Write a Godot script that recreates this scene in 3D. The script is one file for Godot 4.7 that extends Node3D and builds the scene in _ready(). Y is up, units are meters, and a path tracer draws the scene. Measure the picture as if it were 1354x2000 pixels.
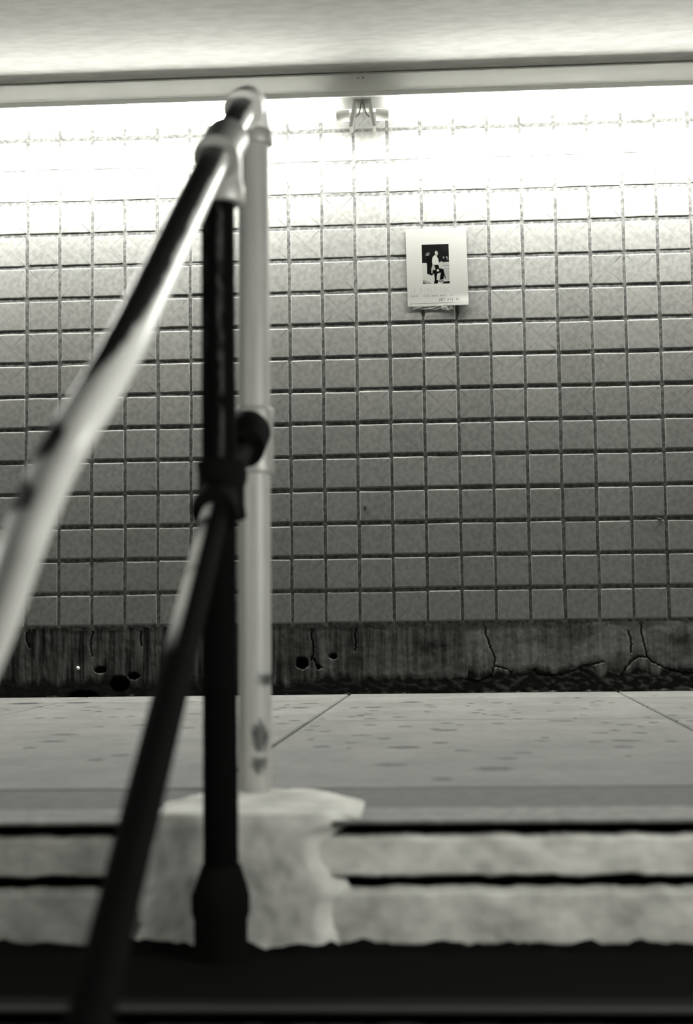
extends Node3D
# A tiled subway passage at the top of a stair, seen from a few steps down beside the handrail.
# y is up, the landing is y = 0, the tile faces of the far wall are z = 0, the stair comes down towards +z.

const EYE := Vector3(0.0, 0.248, 4.642)
const PITCH_X := 0.1143
const PITCH_Y := 0.11345
const COL0 := -1.3518        # x of the joint left of column 0
const ROW0 := 0.2349         # y of the joint under row 0
const CEIL := 2.0675
const EDGE := 2.905          # z of the top riser
const RISE := 0.155
const RUN := 0.26
const RAIL_X := -0.243
const JOINT_X := -0.172      # where two lamp fixtures meet
const LAMP_LEN := 2.4
const PAPER := 0.54          # sRGB tone of the aged paper

var rng := RandomNumberGenerator.new()
var noise := FastNoiseLite.new()
var used := {}

# ---------------------------------------------------------------- helpers

func numbered(called: String) -> String:
	if not used.has(called):
		used[called] = 0
		return called
	used[called] += 1
	return "%s_%03d" % [called, used[called]]

func thing(called: String, label := "", category := "", at := Vector3.ZERO, group := "") -> Node3D:
	var o := Node3D.new()
	o.name = numbered(called)
	o.position = at
	add_child(o, true)
	tag(o, label, category, group)
	return o

func tag(o: Node3D, label := "", category := "", group := "", kind := "") -> void:
	if label: o.set_meta("label", label)
	if category: o.set_meta("category", category)
	if group: o.set_meta("group", group)
	if kind: o.set_meta("kind", kind)

func obj(called: String, mesh: Mesh, m: Material, parent: Node3D = self, at := Vector3.ZERO) -> MeshInstance3D:
	var o := MeshInstance3D.new()
	o.name = numbered(called) if parent == self else called
	o.mesh = mesh
	o.material_override = m
	o.position = at
	parent.add_child(o, true)
	return o

func struct(called: String, mesh: Mesh, m: Material, label: String) -> MeshInstance3D:
	var o := obj(called, mesh, m)
	tag(o, label, "", "", "structure")
	return o

func mat(c: Color, rough := 0.8, metal := 0.0, tex: Texture2D = null, scale := 1.0) -> StandardMaterial3D:
	# c is a linear colour
	var m := StandardMaterial3D.new()
	m.albedo_color = c.linear_to_srgb()
	m.roughness = rough
	m.metallic = metal
	if tex:
		m.albedo_texture = tex
		m.uv1_triplanar = true
		m.uv1_world_triplanar = true
		m.uv1_scale = Vector3.ONE * scale
	return m

func grey(v: float) -> Color:
	return Color(v, v, v * 0.955)

func vmat(rough := 0.85, shine := 0.15, most := 1.0) -> StandardMaterial3D:
	var m := StandardMaterial3D.new()
	m.metallic_specular = shine
	m.vertex_color_use_as_albedo = true
	m.albedo_color = Color(most, most, most).linear_to_srgb()   # vertex colours are shares of this
	m.roughness = rough
	return m

func noise_tex(size: int, freq: float, low: float, high: float, octaves := 4, sd := 1) -> ImageTexture:
	var n := FastNoiseLite.new()
	n.seed = sd
	n.frequency = freq
	n.fractal_octaves = octaves
	var im := n.get_seamless_image(size, size)
	im.convert(Image.FORMAT_L8)
	var d := im.get_data()
	for i in d.size():
		d[i] = int(clampf((low + (high - low) * d[i] / 255.0) * 255.0, 0, 255))
	var o := Image.create_from_data(size, size, false, Image.FORMAT_L8, d)
	o.generate_mipmaps()
	return ImageTexture.create_from_image(o)

func bevel_box(lo: Vector3, hi: Vector3, b := 0.003) -> ArrayMesh:
	# a box with chamfered edges and its own flat face normals
	var st := SurfaceTool.new()
	st.begin(Mesh.PRIMITIVE_TRIANGLES)
	var c := (lo + hi) / 2
	var h := (hi - lo) / 2
	b = minf(b, minf(h.x, minf(h.y, h.z)) * 0.9)
	var pt := func(sx: float, sy: float, sz: float, flush: int) -> Vector3:
		var v := Vector3(sx * (h.x - b), sy * (h.y - b), sz * (h.z - b))
		v[flush] += [sx, sy, sz][flush] * b
		return c + v
	for ax in 3:
		for s in [-1.0, 1.0]:
			var q := []
			for k in [[-1.0, -1.0], [1.0, -1.0], [1.0, 1.0], [-1.0, 1.0]]:
				var e := [0.0, 0.0, 0.0]
				e[ax] = s
				e[(ax + 1) % 3] = k[0]
				e[(ax + 2) % 3] = k[1]
				q.append(pt.call(e[0], e[1], e[2], ax))
			quad_out(st, q[0], q[1], q[2], q[3], c)
	for ax in 3:                                    # the twelve chamfers
		var u := (ax + 1) % 3
		var w := (ax + 2) % 3
		for su in [-1.0, 1.0]:
			for sw in [-1.0, 1.0]:
				var e0 := [0.0, 0.0, 0.0]
				e0[ax] = -1.0
				e0[u] = su
				e0[w] = sw
				var e1 := e0.duplicate()
				e1[ax] = 1.0
				quad_out(st, pt.call(e0[0], e0[1], e0[2], u), pt.call(e1[0], e1[1], e1[2], u), pt.call(e1[0], e1[1], e1[2], w), pt.call(e0[0], e0[1], e0[2], w), c)
	for sx in [-1.0, 1.0]:                          # the eight corners
		for sy in [-1.0, 1.0]:
			for sz in [-1.0, 1.0]:
				tri_out(st, pt.call(sx, sy, sz, 0), pt.call(sx, sy, sz, 1), pt.call(sx, sy, sz, 2), c)
	return st.commit()

func tri_out(st: SurfaceTool, a: Vector3, b: Vector3, c: Vector3, from: Vector3) -> void:
	# wound clockwise as seen from outside the point «from», with a flat normal
	var n := (b - a).cross(c - a)
	if n.length() < 1e-12: return
	n = n.normalized()
	if n.dot((a + b + c) / 3.0 - from) > 0:
		st.set_normal(n)
		st.add_vertex(a); st.set_normal(n); st.add_vertex(c); st.set_normal(n); st.add_vertex(b)
	else:
		st.set_normal(-n)
		st.add_vertex(a); st.set_normal(-n); st.add_vertex(b); st.set_normal(-n); st.add_vertex(c)

func quad_out(st: SurfaceTool, a: Vector3, b: Vector3, c: Vector3, d: Vector3, from: Vector3) -> void:
	tri_out(st, a, b, c, from)
	tri_out(st, a, c, d, from)

func tube(pts: Array, radii: Array, seg := 24, color = null) -> ArrayMesh:
	# a round bar swept along points, one radius each, its ends capped
	var v := PackedVector3Array()
	var nn := PackedVector3Array()
	var col := PackedColorArray()
	var idx := PackedInt32Array()
	var n := pts.size()
	var up := Vector3(1, 0, 0)
	for i in n:
		var t: Vector3 = (pts[mini(i + 1, n - 1)] - pts[maxi(i - 1, 0)]).normalized()
		if absf(t.dot(up)) > 0.95: up = Vector3(0, 0, 1)
		var a := (up - t * t.dot(up)).normalized()
		up = a
		var b := t.cross(a)
		var slope := 0.0
		if n > 1:
			var l: float = (pts[mini(i + 1, n - 1)] - pts[maxi(i - 1, 0)]).length()
			slope = (radii[mini(i + 1, n - 1)] - radii[maxi(i - 1, 0)]) / maxf(l, 1e-5)
		for k in seg:
			var w := TAU * k / seg
			var d := a * cos(w) + b * sin(w)
			v.append(pts[i] + d * radii[i])
			nn.append((d - t * slope).normalized())
			col.append(color.call(pts[i], d) if color != null else Color.WHITE)
	for i in n - 1:
		for k in seg:
			var k2 := (k + 1) % seg
			var p := i * seg + k
			var q := i * seg + k2
			idx.append_array([p, p + seg, q, q, p + seg, q + seg])
	for e in 2:
		var i := 0 if e == 0 else n - 1
		var t: Vector3 = ((pts[1] - pts[0]) if e == 0 else (pts[n - 1] - pts[n - 2])).normalized()
		if e == 0: t = -t
		var base := v.size()
		for k in seg:
			v.append(v[i * seg + k]); nn.append(t); col.append(col[i * seg + k])
		v.append(pts[i]); nn.append(t); col.append(col[i * seg])
		for k in seg:
			var k2 := (k + 1) % seg
			if e == 0: idx.append_array([base + seg, base + k, base + k2])
			else: idx.append_array([base + seg, base + k2, base + k])
	# front faces run clockwise: check the winding once and turn it if needed
	var f := (v[idx[1]] - v[idx[0]]).cross(v[idx[2]] - v[idx[0]])
	if f.dot(nn[idx[0]]) > 0:
		for i in range(0, idx.size(), 3):
			var s := idx[i + 1]
			idx[i + 1] = idx[i + 2]
			idx[i + 2] = s
	return arrays(v, nn, idx, col)

func arrays(v: PackedVector3Array, nn: PackedVector3Array, idx: PackedInt32Array, col := PackedColorArray(), uv := PackedVector2Array()) -> ArrayMesh:
	var a := []
	a.resize(Mesh.ARRAY_MAX)
	a[Mesh.ARRAY_VERTEX] = v
	a[Mesh.ARRAY_NORMAL] = nn
	a[Mesh.ARRAY_INDEX] = idx
	if col.size(): a[Mesh.ARRAY_COLOR] = col
	if uv.size(): a[Mesh.ARRAY_TEX_UV] = uv
	var m := ArrayMesh.new()
	m.add_surface_from_arrays(Mesh.PRIMITIVE_TRIANGLES, a)
	return m

func sheet(nu: int, nv: int, at: Callable, color = null, closed := true) -> ArrayMesh:
	# a grid surface: at(u, v) gives a point; smooth normals; the front is the side that (du x dv) faces
	var v := PackedVector3Array()
	var col := PackedColorArray()
	var uv := PackedVector2Array()
	for j in nv + 1:
		for i in nu + 1:
			var p: Vector3 = at.call(float(i) / nu, float(j) / nv)
			v.append(p)
			uv.append(Vector2(float(i) / nu, float(j) / nv))
			if color != null: col.append(color.call(p, float(i) / nu, float(j) / nv))
	var nn := PackedVector3Array()
	nn.resize(v.size())
	var idx := PackedInt32Array()
	var w := nu + 1
	for j in nv:
		for i in nu:
			var p := j * w + i
			for t in [[p, p + w, p + 1], [p + 1, p + w, p + w + 1]]:
				var n := (v[t[2]] - v[t[0]]).cross(v[t[1]] - v[t[0]])
				for k in t: nn[k] += n
				idx.append_array([t[0], t[1], t[2]])
	for i in nn.size(): nn[i] = nn[i].normalized()
	return arrays(v, nn, idx, col, uv)

func line(a: Vector3, b: Vector3, n: int) -> Array:
	var o := []
	for i in n + 1: o.append(a.lerp(b, float(i) / n))
	return o

func same(r: float, n: int) -> Array:
	var o := []
	for i in n: o.append(r)
	return o

# ---------------------------------------------------------------- wall tiles

func tile_mesh(sd: int) -> ArrayMesh:
	# one glazed tile: rounded corners, a soft rolled edge that catches the light, wobbling outline
	var n := FastNoiseLite.new()
	n.seed = sd
	n.frequency = 1.0
	var hx := 0.0528
	var hy := 0.0516
	var v := PackedVector3Array()
	var nn := PackedVector3Array()
	var idx := PackedInt32Array()
	var rings := [[0.0, -0.0105, 0.0], [0.0, -0.0032, 0.25], [0.0012, -0.0017, 0.48], [0.0034, -0.0005, 0.84], [0.0058, 0.0, 1.0]]   # inset, z, share of the normal that faces out
	var edge := 6
	var corner := 3
	var around := []
	for side in 4:                                   # outline points with their outward direction
		var d := Vector2.RIGHT.rotated(side * PI / 2)
		var t := Vector2(-d.y, d.x)
		var reach := hx if side % 2 == 0 else hy
		var along := hy if side % 2 == 0 else hx
		for k in edge:
			around.append([d * reach + t * (along - 0.005) * lerpf(-1, 1, float(k) / (edge - 1)), d])
		for k in corner:
			var a := PI / 2 * (k + 1.0) / (corner + 1)
			var e := d.rotated(a)
			around.append([d * (reach - 0.005) + t * (along - 0.005) + e * 0.005, e])
	var m := around.size()
	for r in rings:
		for k in m:
			var p: Vector2 = around[k][0]
			var e: Vector2 = around[k][1]
			p += e * n.get_noise_2d(p.x * 45, p.y * 45) * 0.0011 - e * r[0]
			v.append(Vector3(p.x, p.y, r[1] + (n.get_noise_2d(p.x * 20 + 9, p.y * 20) * 0.0003 if r[2] < 0.8 else 0.0)))
			nn.append(Vector3(e.x * (1 - r[2]), e.y * (1 - r[2]), r[2]).normalized())
	for r in rings.size() - 1:
		for k in m:
			var k2 := (k + 1) % m
			var p := r * m + k
			var q := r * m + k2
			idx.append_array([p, p + m, q, q, p + m, q + m])
	v.append(Vector3(0, 0, 0))
	nn.append(Vector3(0, 0, 1))
	var base := (rings.size() - 1) * m
	for k in m: idx.append_array([base + k, v.size() - 1, base + (k + 1) % m])
	return arrays(v, nn, idx)

func tile_place(c: int, r: int) -> Transform3D:
	# where tile (c, r) sits, a little crooked and a little tilted as hand-set tiles are
	var g := RandomNumberGenerator.new()
	g.seed = 7919 * (c + 100) + 104729 * (r + 3)
	var b := Basis.from_euler(Vector3(g.randfn(0, 0.003), g.randfn(0, 0.004), g.randfn(0, 0.006)))
	b = b.scaled_local(Vector3(g.randf_range(0.985, 1.012), g.randf_range(0.985, 1.01), 1))
	var drift := sin(c * 0.55 + r * 0.2) * 0.0008
	return Transform3D(b, Vector3(COL0 + (c + 0.5) * PITCH_X + g.randfn(0, 0.0007), ROW0 + (r + 0.5) * PITCH_Y + drift + g.randfn(0, 0.0007), -0.0002 + g.randfn(0, 0.0003)))

func build_wall() -> void:
	var wall := thing("wall_back")
	tag(wall, "far passage wall of square glazed tiles with dirty recessed joints", "", "", "structure")
	var fine := noise_tex(512, 0.012, 0.82, 1.0, 6, 11)
	var dirt := noise_tex(512, 0.02, 0.42, 1.0, 5, 12)
	# the bed of mortar behind the tiles
	obj("mortar", bevel_box(Vector3(-3.6, ROW0 - 0.012, -0.2), Vector3(3.6, 2.3, -0.0026), 0.001), mat(grey(0.15), 0.95, 0.0, dirt, 5.0), wall)
	var shapes := []
	for i in 6: shapes.append(tile_mesh(20 + i))
	var glaze := []
	for i in 6:
		var m := mat(grey([0.205, 0.214, 0.199, 0.221, 0.21, 0.194][i]), 0.42, 0.0, fine, 6.0)
		m.metallic_specular = 0.25
		glaze.append(m)
	# small marks on the tiles: a dark drip of paint and a chipped edge
	var drop := mat(grey(0.012), 0.6)
	obj("paint_drip", tube([Vector3(-0.188, 0.640, 0.0005), Vector3(-0.188, 0.636, 0.0008), Vector3(-0.187, 0.630, 0.0008), Vector3(-0.1885, 0.622, 0.0006), Vector3(-0.189, 0.617, 0.0004)], [0.001, 0.0028, 0.0042, 0.003, 0.0008], 10), drop, wall)
	obj("edge_chip", tube([Vector3(0.792, 0.573, 0.0), Vector3(0.798, 0.571, 0.0008), Vector3(0.806, 0.572, 0.0)], [0.001, 0.0045, 0.001], 8), drop, wall)
	var single := 0
	var rest := SurfaceTool.new()
	rest.begin(Mesh.PRIMITIVE_TRIANGLES)
	for r in 17:
		for c in range(-20, 43):
			var x := COL0 + (c + 0.5) * PITCH_X
			if absf(x) > 3.5: continue
			if r == 16 and false: continue
			var pick := absi((c * 7 + r * 13 + (c * r) % 5)) % 6
			var tone := absi((c * 11 + r * 5 + (c * c + r) % 7)) % 6
			if single < 300 and r < 14 and c >= -1 and c <= 20 and (r < 13 or c < 13):
				single += 1
				var o := obj("tile", shapes[pick], glaze[tone], wall)
				o.transform = tile_place(c, r)
			else:
				var tr := tile_place(c, r)
				if r == 16: tr = tr.scaled_local(Vector3(1, 0.12, 1)).translated_local(Vector3(0, -0.36, 0))
				rest.append_from(shapes[pick], 0, tr)
	var field := obj("tile_field", rest.commit(), glaze[0], wall)
	field.set_meta("kind", "stuff")

# ---------------------------------------------------------------- the concrete base under the tiles

func seg_dist(p: Vector2, a: Vector2, b: Vector2) -> float:
	var d := b - a
	return p.distance_to(a + d * clampf((p - a).dot(d) / maxf(d.length_squared(), 1e-9), 0, 1))

func build_base() -> void:
	var cracks := [
		[[0.727, 0.236], [0.729, 0.178], [0.739, 0.139], [0.744, 0.114], [0.76, 0.098], [0.785, 0.085], [0.818, 0.071], [0.868, 0.06], [1.0, 0.045]],
		[[0.739, 0.114], [0.71, 0.114], [0.693, 0.103], [0.67, 0.078], [0.658, 0.052]],
		[[0.209, 0.236], [0.212, 0.193], [0.225, 0.15], [0.241, 0.116], [0.236, 0.091], [0.269, 0.082], [0.295, 0.07]],
		[[0.236, 0.091], [0.226, 0.054], [0.183, 0.04], [0.12, 0.05]],
		[[0.371, 0.076], [0.383, 0.059], [0.464, 0.058], [0.498, 0.071], [0.532, 0.088], [0.6, 0.1]],
		[[-0.375, 0.236], [-0.372, 0.183], [-0.367, 0.14], [-0.376, 0.118]],
		[[-0.367, 0.123], [-0.359, 0.097], [-0.342, 0.092]],
		[[-1.118, 0.236], [-1.122, 0.201], [-1.129, 0.172], [-1.121, 0.137]],
		[[-1.351, 0.239], [-1.347, 0.195], [-1.34, 0.169]],
		[[-0.953, 0.236], [-0.955, 0.17]],
		[[-0.225, 0.236], [-0.227, 0.147]],
		[[0.685, 0.2], [0.692, 0.16], [0.69, 0.13]],
	]
	var lines := []
	for c in cracks:
		for i in c.size() - 1:
			lines.append([Vector2(c[i][0], c[i][1]), Vector2(c[i + 1][0], c[i + 1][1])])
	var holes := [[-0.407, 0.108, 0.021, 1.0], [-0.302, 0.129, 0.013, 0.8], [-0.352, 0.094, 0.007, 1.2], [-1.095, 0.092, 0.02, 0.6], [-1.03, 0.045, 0.034, 0.8], [-1.156, 0.006, 0.05, 0.35], [-0.98, 0.07, 0.02, 0.6]]
	var n := FastNoiseLite.new()
	n.seed = 5
	n.frequency = 1.0
	n.fractal_octaves = 4
	# 0 where the face is sound, 1 where the skin has broken away near the floor
	var broken := func(x: float, y: float) -> float:
		var edge := 0.055 + 0.03 * n.get_noise_1d(x * 7.0) + 0.02 * n.get_noise_1d(x * 23.0) + (0.022 if x > 0.15 else 0.0)
		return smoothstep(edge + 0.004, edge - 0.012, y)
	var crack := func(x: float, y: float) -> float:
		var p := Vector2(x + 0.004 * n.get_noise_2d(y * 60, 3), y + 0.004 * n.get_noise_2d(x * 60, 8))
		var best := 1.0
		for s in lines:
			if p.x < minf(s[0].x, s[1].x) - 0.01 or p.x > maxf(s[0].x, s[1].x) + 0.01: continue
			best = minf(best, seg_dist(p, s[0], s[1]))
		return smoothstep(0.0042, 0.0012, best)
	var hole := func(x: float, y: float) -> float:
		var h := 0.0
		for q in holes:
			var d := Vector2(x - q[0], (y - q[1]) / q[3]).length() + 0.004 * n.get_noise_2d(x * 60, y * 60)
			h = maxf(h, smoothstep(q[2] + 0.002, q[2] - 0.002, d))
		return h
	var at := func(u: float, v: float) -> Vector3:
		var x := lerpf(-1.62, 1.18, u)
		var y := lerpf(-0.004, ROW0 - 0.002, v)
		var z := -0.0025 + 0.001 * n.get_noise_2d(x * 9, y * 9) + 0.0006 * n.get_noise_2d(x * 80, y * 25)
		var b: float = broken.call(x, y)
		z += b * (-0.010 + 0.007 * n.get_noise_2d(x * 16, y * 22) + 0.0016 * n.get_noise_2d(x * 60, y * 90))
		z += 0.006 * smoothstep(0.012, 0.0, y) * (0.6 + n.get_noise_1d(x * 30))
		z -= 0.005 * crack.call(x, y)
		z -= 0.012 * hole.call(x, y)
		return Vector3(x, y, z)
	var color := func(p: Vector3, _u: float, _v: float) -> Color:
		var streak := 0.5 + 0.9 * n.get_noise_2d(p.x * 24, p.y * 2.2) + 0.7 * n.get_noise_2d(p.x * 75, p.y * 4 + 40)
		var blot := 0.5 + 0.8 * n.get_noise_2d(p.x * 3.2 + 5, p.y * 8)
		var worn := smoothstep(-0.9, 0.9, p.x)
		var a := 0.012 + 0.07 * pow(clampf(streak, 0, 1), 1.3) + 0.10 * worn * clampf(blot + 0.3, 0, 1)
		a *= lerpf(0.55, 1.0, clampf(blot + 0.35, 0, 1))
		var b: float = broken.call(p.x, p.y)
		a = lerpf(a, 0.018 + 0.10 * clampf(n.get_noise_2d(p.x * 22 + p.y * 12, p.y * 46), 0, 1) * (0.25 + 1.5 * worn), b)
		a *= 1.0 - 0.88 * crack.call(p.x, p.y)
		a *= 1.0 - 0.93 * hole.call(p.x, p.y)
		a *= 4.0
		return Color(a, a, a * 0.94)
	var o := struct("baseboard_back", sheet(930, 78, at, color), vmat(0.95, 0.1, 0.25), "cracked and stained concrete base course below the wall tiles")
	o.set_meta("kind", "structure")
	for s in [-1.0, 1.0]:                            # the base goes on plainly beyond the view
		obj("base_run", bevel_box(Vector3(-3.6 if s < 0 else 1.18, 0, -0.05), Vector3(-1.62 if s < 0 else 3.6, ROW0 - 0.002, -0.003), 0.002), mat(grey(0.07), 0.95), o)
	# a pale pebble lodged in the base
	var peb := SphereMesh.new()
	peb.radius = 0.0055
	peb.height = 0.013
	peb.radial_segments = 12
	peb.rings = 6
	var p := obj("pebble", peb, mat(grey(0.6), 0.8), o, Vector3(-1.169, 0.098, 0.002))
	p.rotation = Vector3(0, 0, 0.5)

# ---------------------------------------------------------------- floor

func build_floor() -> void:
	var x0 := -1.7
	var x1 := 1.5
	var z1 := 2.6
	var w := 1100
	var h := 900
	var n := FastNoiseLite.new()
	n.seed = 31
	n.frequency = 1.0
	n.fractal_octaves = 4
	var im := Image.create(w, h, false, Image.FORMAT_RGB8)
	for j in h:
		for i in w:
			var x := lerpf(x0, x1, (i + 0.5) / w)
			var z := z1 * (j + 0.5) / h
			var v := 0.342 + 0.05 * n.get_noise_2d(x * 3.5, z * 3.5) + 0.03 * n.get_noise_2d(x * 22, z * 14)
			if z < 0.313: v += 0.035
			im.set_pixel(i, j, Color(v, v, v * 0.975))
	# trodden gum and tar spots: x, z, width
	var spots := [[-0.404, 0.67, 0.024], [-0.405, 0.543, 0.018], [-0.341, 0.48, 0.051], [-0.353, 0.677, 0.044], [-0.384, 1.042, 0.016], [-0.323, 1.184, 0.027], [-0.345, 1.291, 0.03], [-0.263, 1.483, 0.024], [-0.258, 1.372, 0.022], [-0.222, 1.53, 0.031], [-0.198, 0.701, 0.026], [-0.142, 0.689, 0.048], [-0.137, 0.839, 0.029], [-0.148, 0.977, 0.024], [-0.188, 1.068, 0.02], [-0.136, 1.145, 0.033], [-0.064, 1.095, 0.037], [-0.126, 1.355, 0.031], [-0.043, 1.406, 0.033], [-0.137, 1.64, 0.041], [-0.084, 1.728, 0.027], [-0.15, 1.822, 0.019], [0.015, 0.609, 0.026], [0.023, 0.7, 0.03], [0.008, 0.903, 0.018], [-0.037, 0.461, 0.059], [0.055, 1.315, 0.032], [0.084, 1.375, 0.019], [0.046, 1.525, 0.05], [0.032, 1.838, 0.029], [-0.038, 1.931, 0.059], [-0.203, 1.9, 0.033], [0.071, 2.002, 0.031], [-0.06, 2.251, 0.052], [0.027, 2.47, 0.03], [0.179, 0.237, 0.022], [0.153, 0.847, 0.021], [0.136, 0.959, 0.025], [0.213, 0.534, 0.028], [0.249, 0.593, 0.018], [0.24, 0.872, 0.019], [0.246, 0.975, 0.021], [0.184, 1.051, 0.028], [0.206, 1.112, 0.02], [0.233, 1.188, 0.025], [0.174, 1.337, 0.033], [0.337, 1.281, 0.035], [0.386, 0.577, 0.025], [0.435, 0.841, 0.021], [0.405, 1.08, 0.018], [0.484, 0.689, 0.035], [0.519, 0.498, 0.027], [0.543, 0.595, 0.02], [0.428, 1.348, 0.027], [0.46, 1.41, 0.039], [0.488, 1.461, 0.016], [0.536, 1.356, 0.022], [0.378, 1.629, 0.037], [0.417, 1.565, 0.02], [0.46, 1.642, 0.031], [0.402, 1.822, 0.053], [0.379, 1.958, 0.033], [0.342, 1.849, 0.028], [0.251, 1.74, 0.019], [0.236, 1.813, 0.028], [0.182, 2.058, 0.032], [0.146, 2.158, 0.033], [0.115, 2.325, 0.06], [0.621, 1.127, 0.023], [0.491, 1.845, 0.021], [-1.166, 0.498, 0.034], [-1.102, 0.486, 0.034], [-0.99, 0.546, 0.047], [-0.967, 0.714, 0.036], [-0.825, 0.984, 0.031], [-0.886, 0.645, 0.028], [-1.02, 1.01, 0.025], [-0.965, 1.017, 0.034], [-0.689, 1.299, 0.042], [-0.781, 1.336, 0.023], [-0.809, 1.559, 0.053], [-0.786, 1.738, 0.046], [-0.793, 1.882, 0.028], [-1.253, 0.334, 0.091], [-1.088, 0.321, 0.075], [-0.571, 2.053, 0.035], [-0.6, 2.135, 0.028], [-0.625, 0.894, 0.042], [-0.554, 1.398, 0.029], [-0.781, 0.973, 0.029]]
	var g := RandomNumberGenerator.new()
	g.seed = 77
	for k in 60: spots.append([g.randf_range(-1.6, 1.4), g.randf_range(0.2, 2.4), g.randf_range(0.008, 0.022)])
	for s in spots:
		var rx: float = s[2] * 0.6
		var rz: float = maxf(s[2] * 0.55, 0.022) * g.randf_range(0.75, 1.15)
		var dark := g.randf_range(0.06, 0.19)
		var ci := int((s[0] - x0) / (x1 - x0) * w)
		var cj := int(s[1] / z1 * h)
		var ri := int(rx / (x1 - x0) * w * 1.6) + 2
		var rj := int(rz / z1 * h * 1.6) + 2
		for j in range(maxi(cj - rj, 0), mini(cj + rj + 1, h)):
			for i in range(maxi(ci - ri, 0), mini(ci + ri + 1, w)):
				var x := lerpf(x0, x1, (i + 0.5) / w)
				var z := z1 * (j + 0.5) / h
				var d := Vector2((x - s[0]) / rx, (z - s[1]) / rz).length() + 0.45 * n.get_noise_2d(x * 60, z * 60)
				var f := smoothstep(1.05, 0.7, d)
				if f > 0:
					var c := im.get_pixel(i, j)
					im.set_pixel(i, j, c.lerp(Color(dark, dark, dark * 0.95), f))
	im.generate_mipmaps()
	var m := StandardMaterial3D.new()
	m.albedo_texture = ImageTexture.create_from_image(im)
	m.albedo_color = Color(1, 1, 1)
	m.roughness = 0.8
	var plain := mat(grey(0.5), 0.85)
	var fl := thing("floor")
	tag(fl, "pale concrete landing of large slabs freckled with dark trodden spots", "", "", "structure")
	obj("floor_bed", bevel_box(Vector3(-3.6, -0.5, -0.1), Vector3(3.6, -0.012, EDGE - 0.06), 0.002), mat(grey(0.1), 0.95), fl)
	# joints square to the wall run very slightly askew, as in the photograph
	var cut := func(k: int, z: float) -> float:
		return -0.249 + 0.893 * k - (0.029 + 0.008 * k) * z
	var zs := [-0.05, 0.313, 1.211, 2.575]
	for k in range(-4, 4):
		for r in 3:
			var gx := 0.0035
			var gz := 0.0016
			var za: float = zs[r] + gz
			var zb: float = zs[r + 1] - gz
			if r == 0 and k > -4 and false: continue
			var st := SurfaceTool.new()
			st.begin(Mesh.PRIMITIVE_TRIANGLES)
			var b := 0.003
			var lift := g.randf_range(-0.0006, 0.0006)
			var top := []
			var rim := []
			var foot := []
			for q in [[0, za, 1.0, 1.0], [1, za, -1.0, 1.0], [1, zb, -1.0, -1.0], [0, zb, 1.0, -1.0]]:
				var x: float = clampf(cut.call(k + q[0], q[1]) + q[2] * gx, -3.6, 3.6)
				top.append(Vector3(x + q[2] * b, lift, q[1] + q[3] * b))
				rim.append(Vector3(x, lift - b, q[1]))
				foot.append(Vector3(x, -0.03, q[1]))
			var c: Vector3 = (top[0] + top[2]) / 2 - Vector3(0, 0.02, 0)
			for e in 4:
				var e2 := (e + 1) % 4
				for f in [[rim[e], rim[e2], top[e2], top[e]], [foot[e], foot[e2], rim[e2], rim[e]]]:
					for t in [[0, 1, 2], [0, 2, 3]]:
						tri_uv(st, f[t[0]], f[t[1]], f[t[2]], c, x0, x1, z1)
			tri_uv(st, top[0], top[1], top[2], c, x0, x1, z1)
			tri_uv(st, top[0], top[2], top[3], c, x0, x1, z1)
			obj("slab", st.commit(), m, fl)
	# the darker band before the stair and the pale lip over the top riser
	var rough := noise_tex(256, 0.03, 0.62, 1.0, 5, 41)
	obj("edge_band", bevel_box(Vector3(-1.3, -0.06, 2.578), Vector3(1.3, -0.0005, 2.786), 0.003), mat(grey(0.045), 0.8, 0.0, rough, 3.0), fl)
	obj("edge_lip", bevel_box(Vector3(-1.3, -0.005, 2.788), Vector3(1.3, 0.0, EDGE + 0.008), 0.002), mat(grey(0.18), 0.8, 0.0, rough, 4.0), fl)
	for s in [-1.0, 1.0]:
		obj("edge_band", bevel_box(Vector3(-3.6 if s < 0 else 1.3, -0.06, 2.578), Vector3(-1.3 if s < 0 else 3.6, -0.0005, EDGE), 0.003), plain, fl)

func tri_uv(st: SurfaceTool, a: Vector3, b: Vector3, c: Vector3, from: Vector3, x0: float, x1: float, z1: float) -> void:
	var n := (b - a).cross(c - a).normalized()
	var order := [a, c, b]
	if n.dot((a + b + c) / 3.0 - from) < 0:
		n = -n
		order = [a, b, c]
	for p in order:
		st.set_normal(n)
		st.set_uv(Vector2((p.x - x0) / (x1 - x0), p.z / z1))
		st.add_vertex(p)

# ---------------------------------------------------------------- stair

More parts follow.
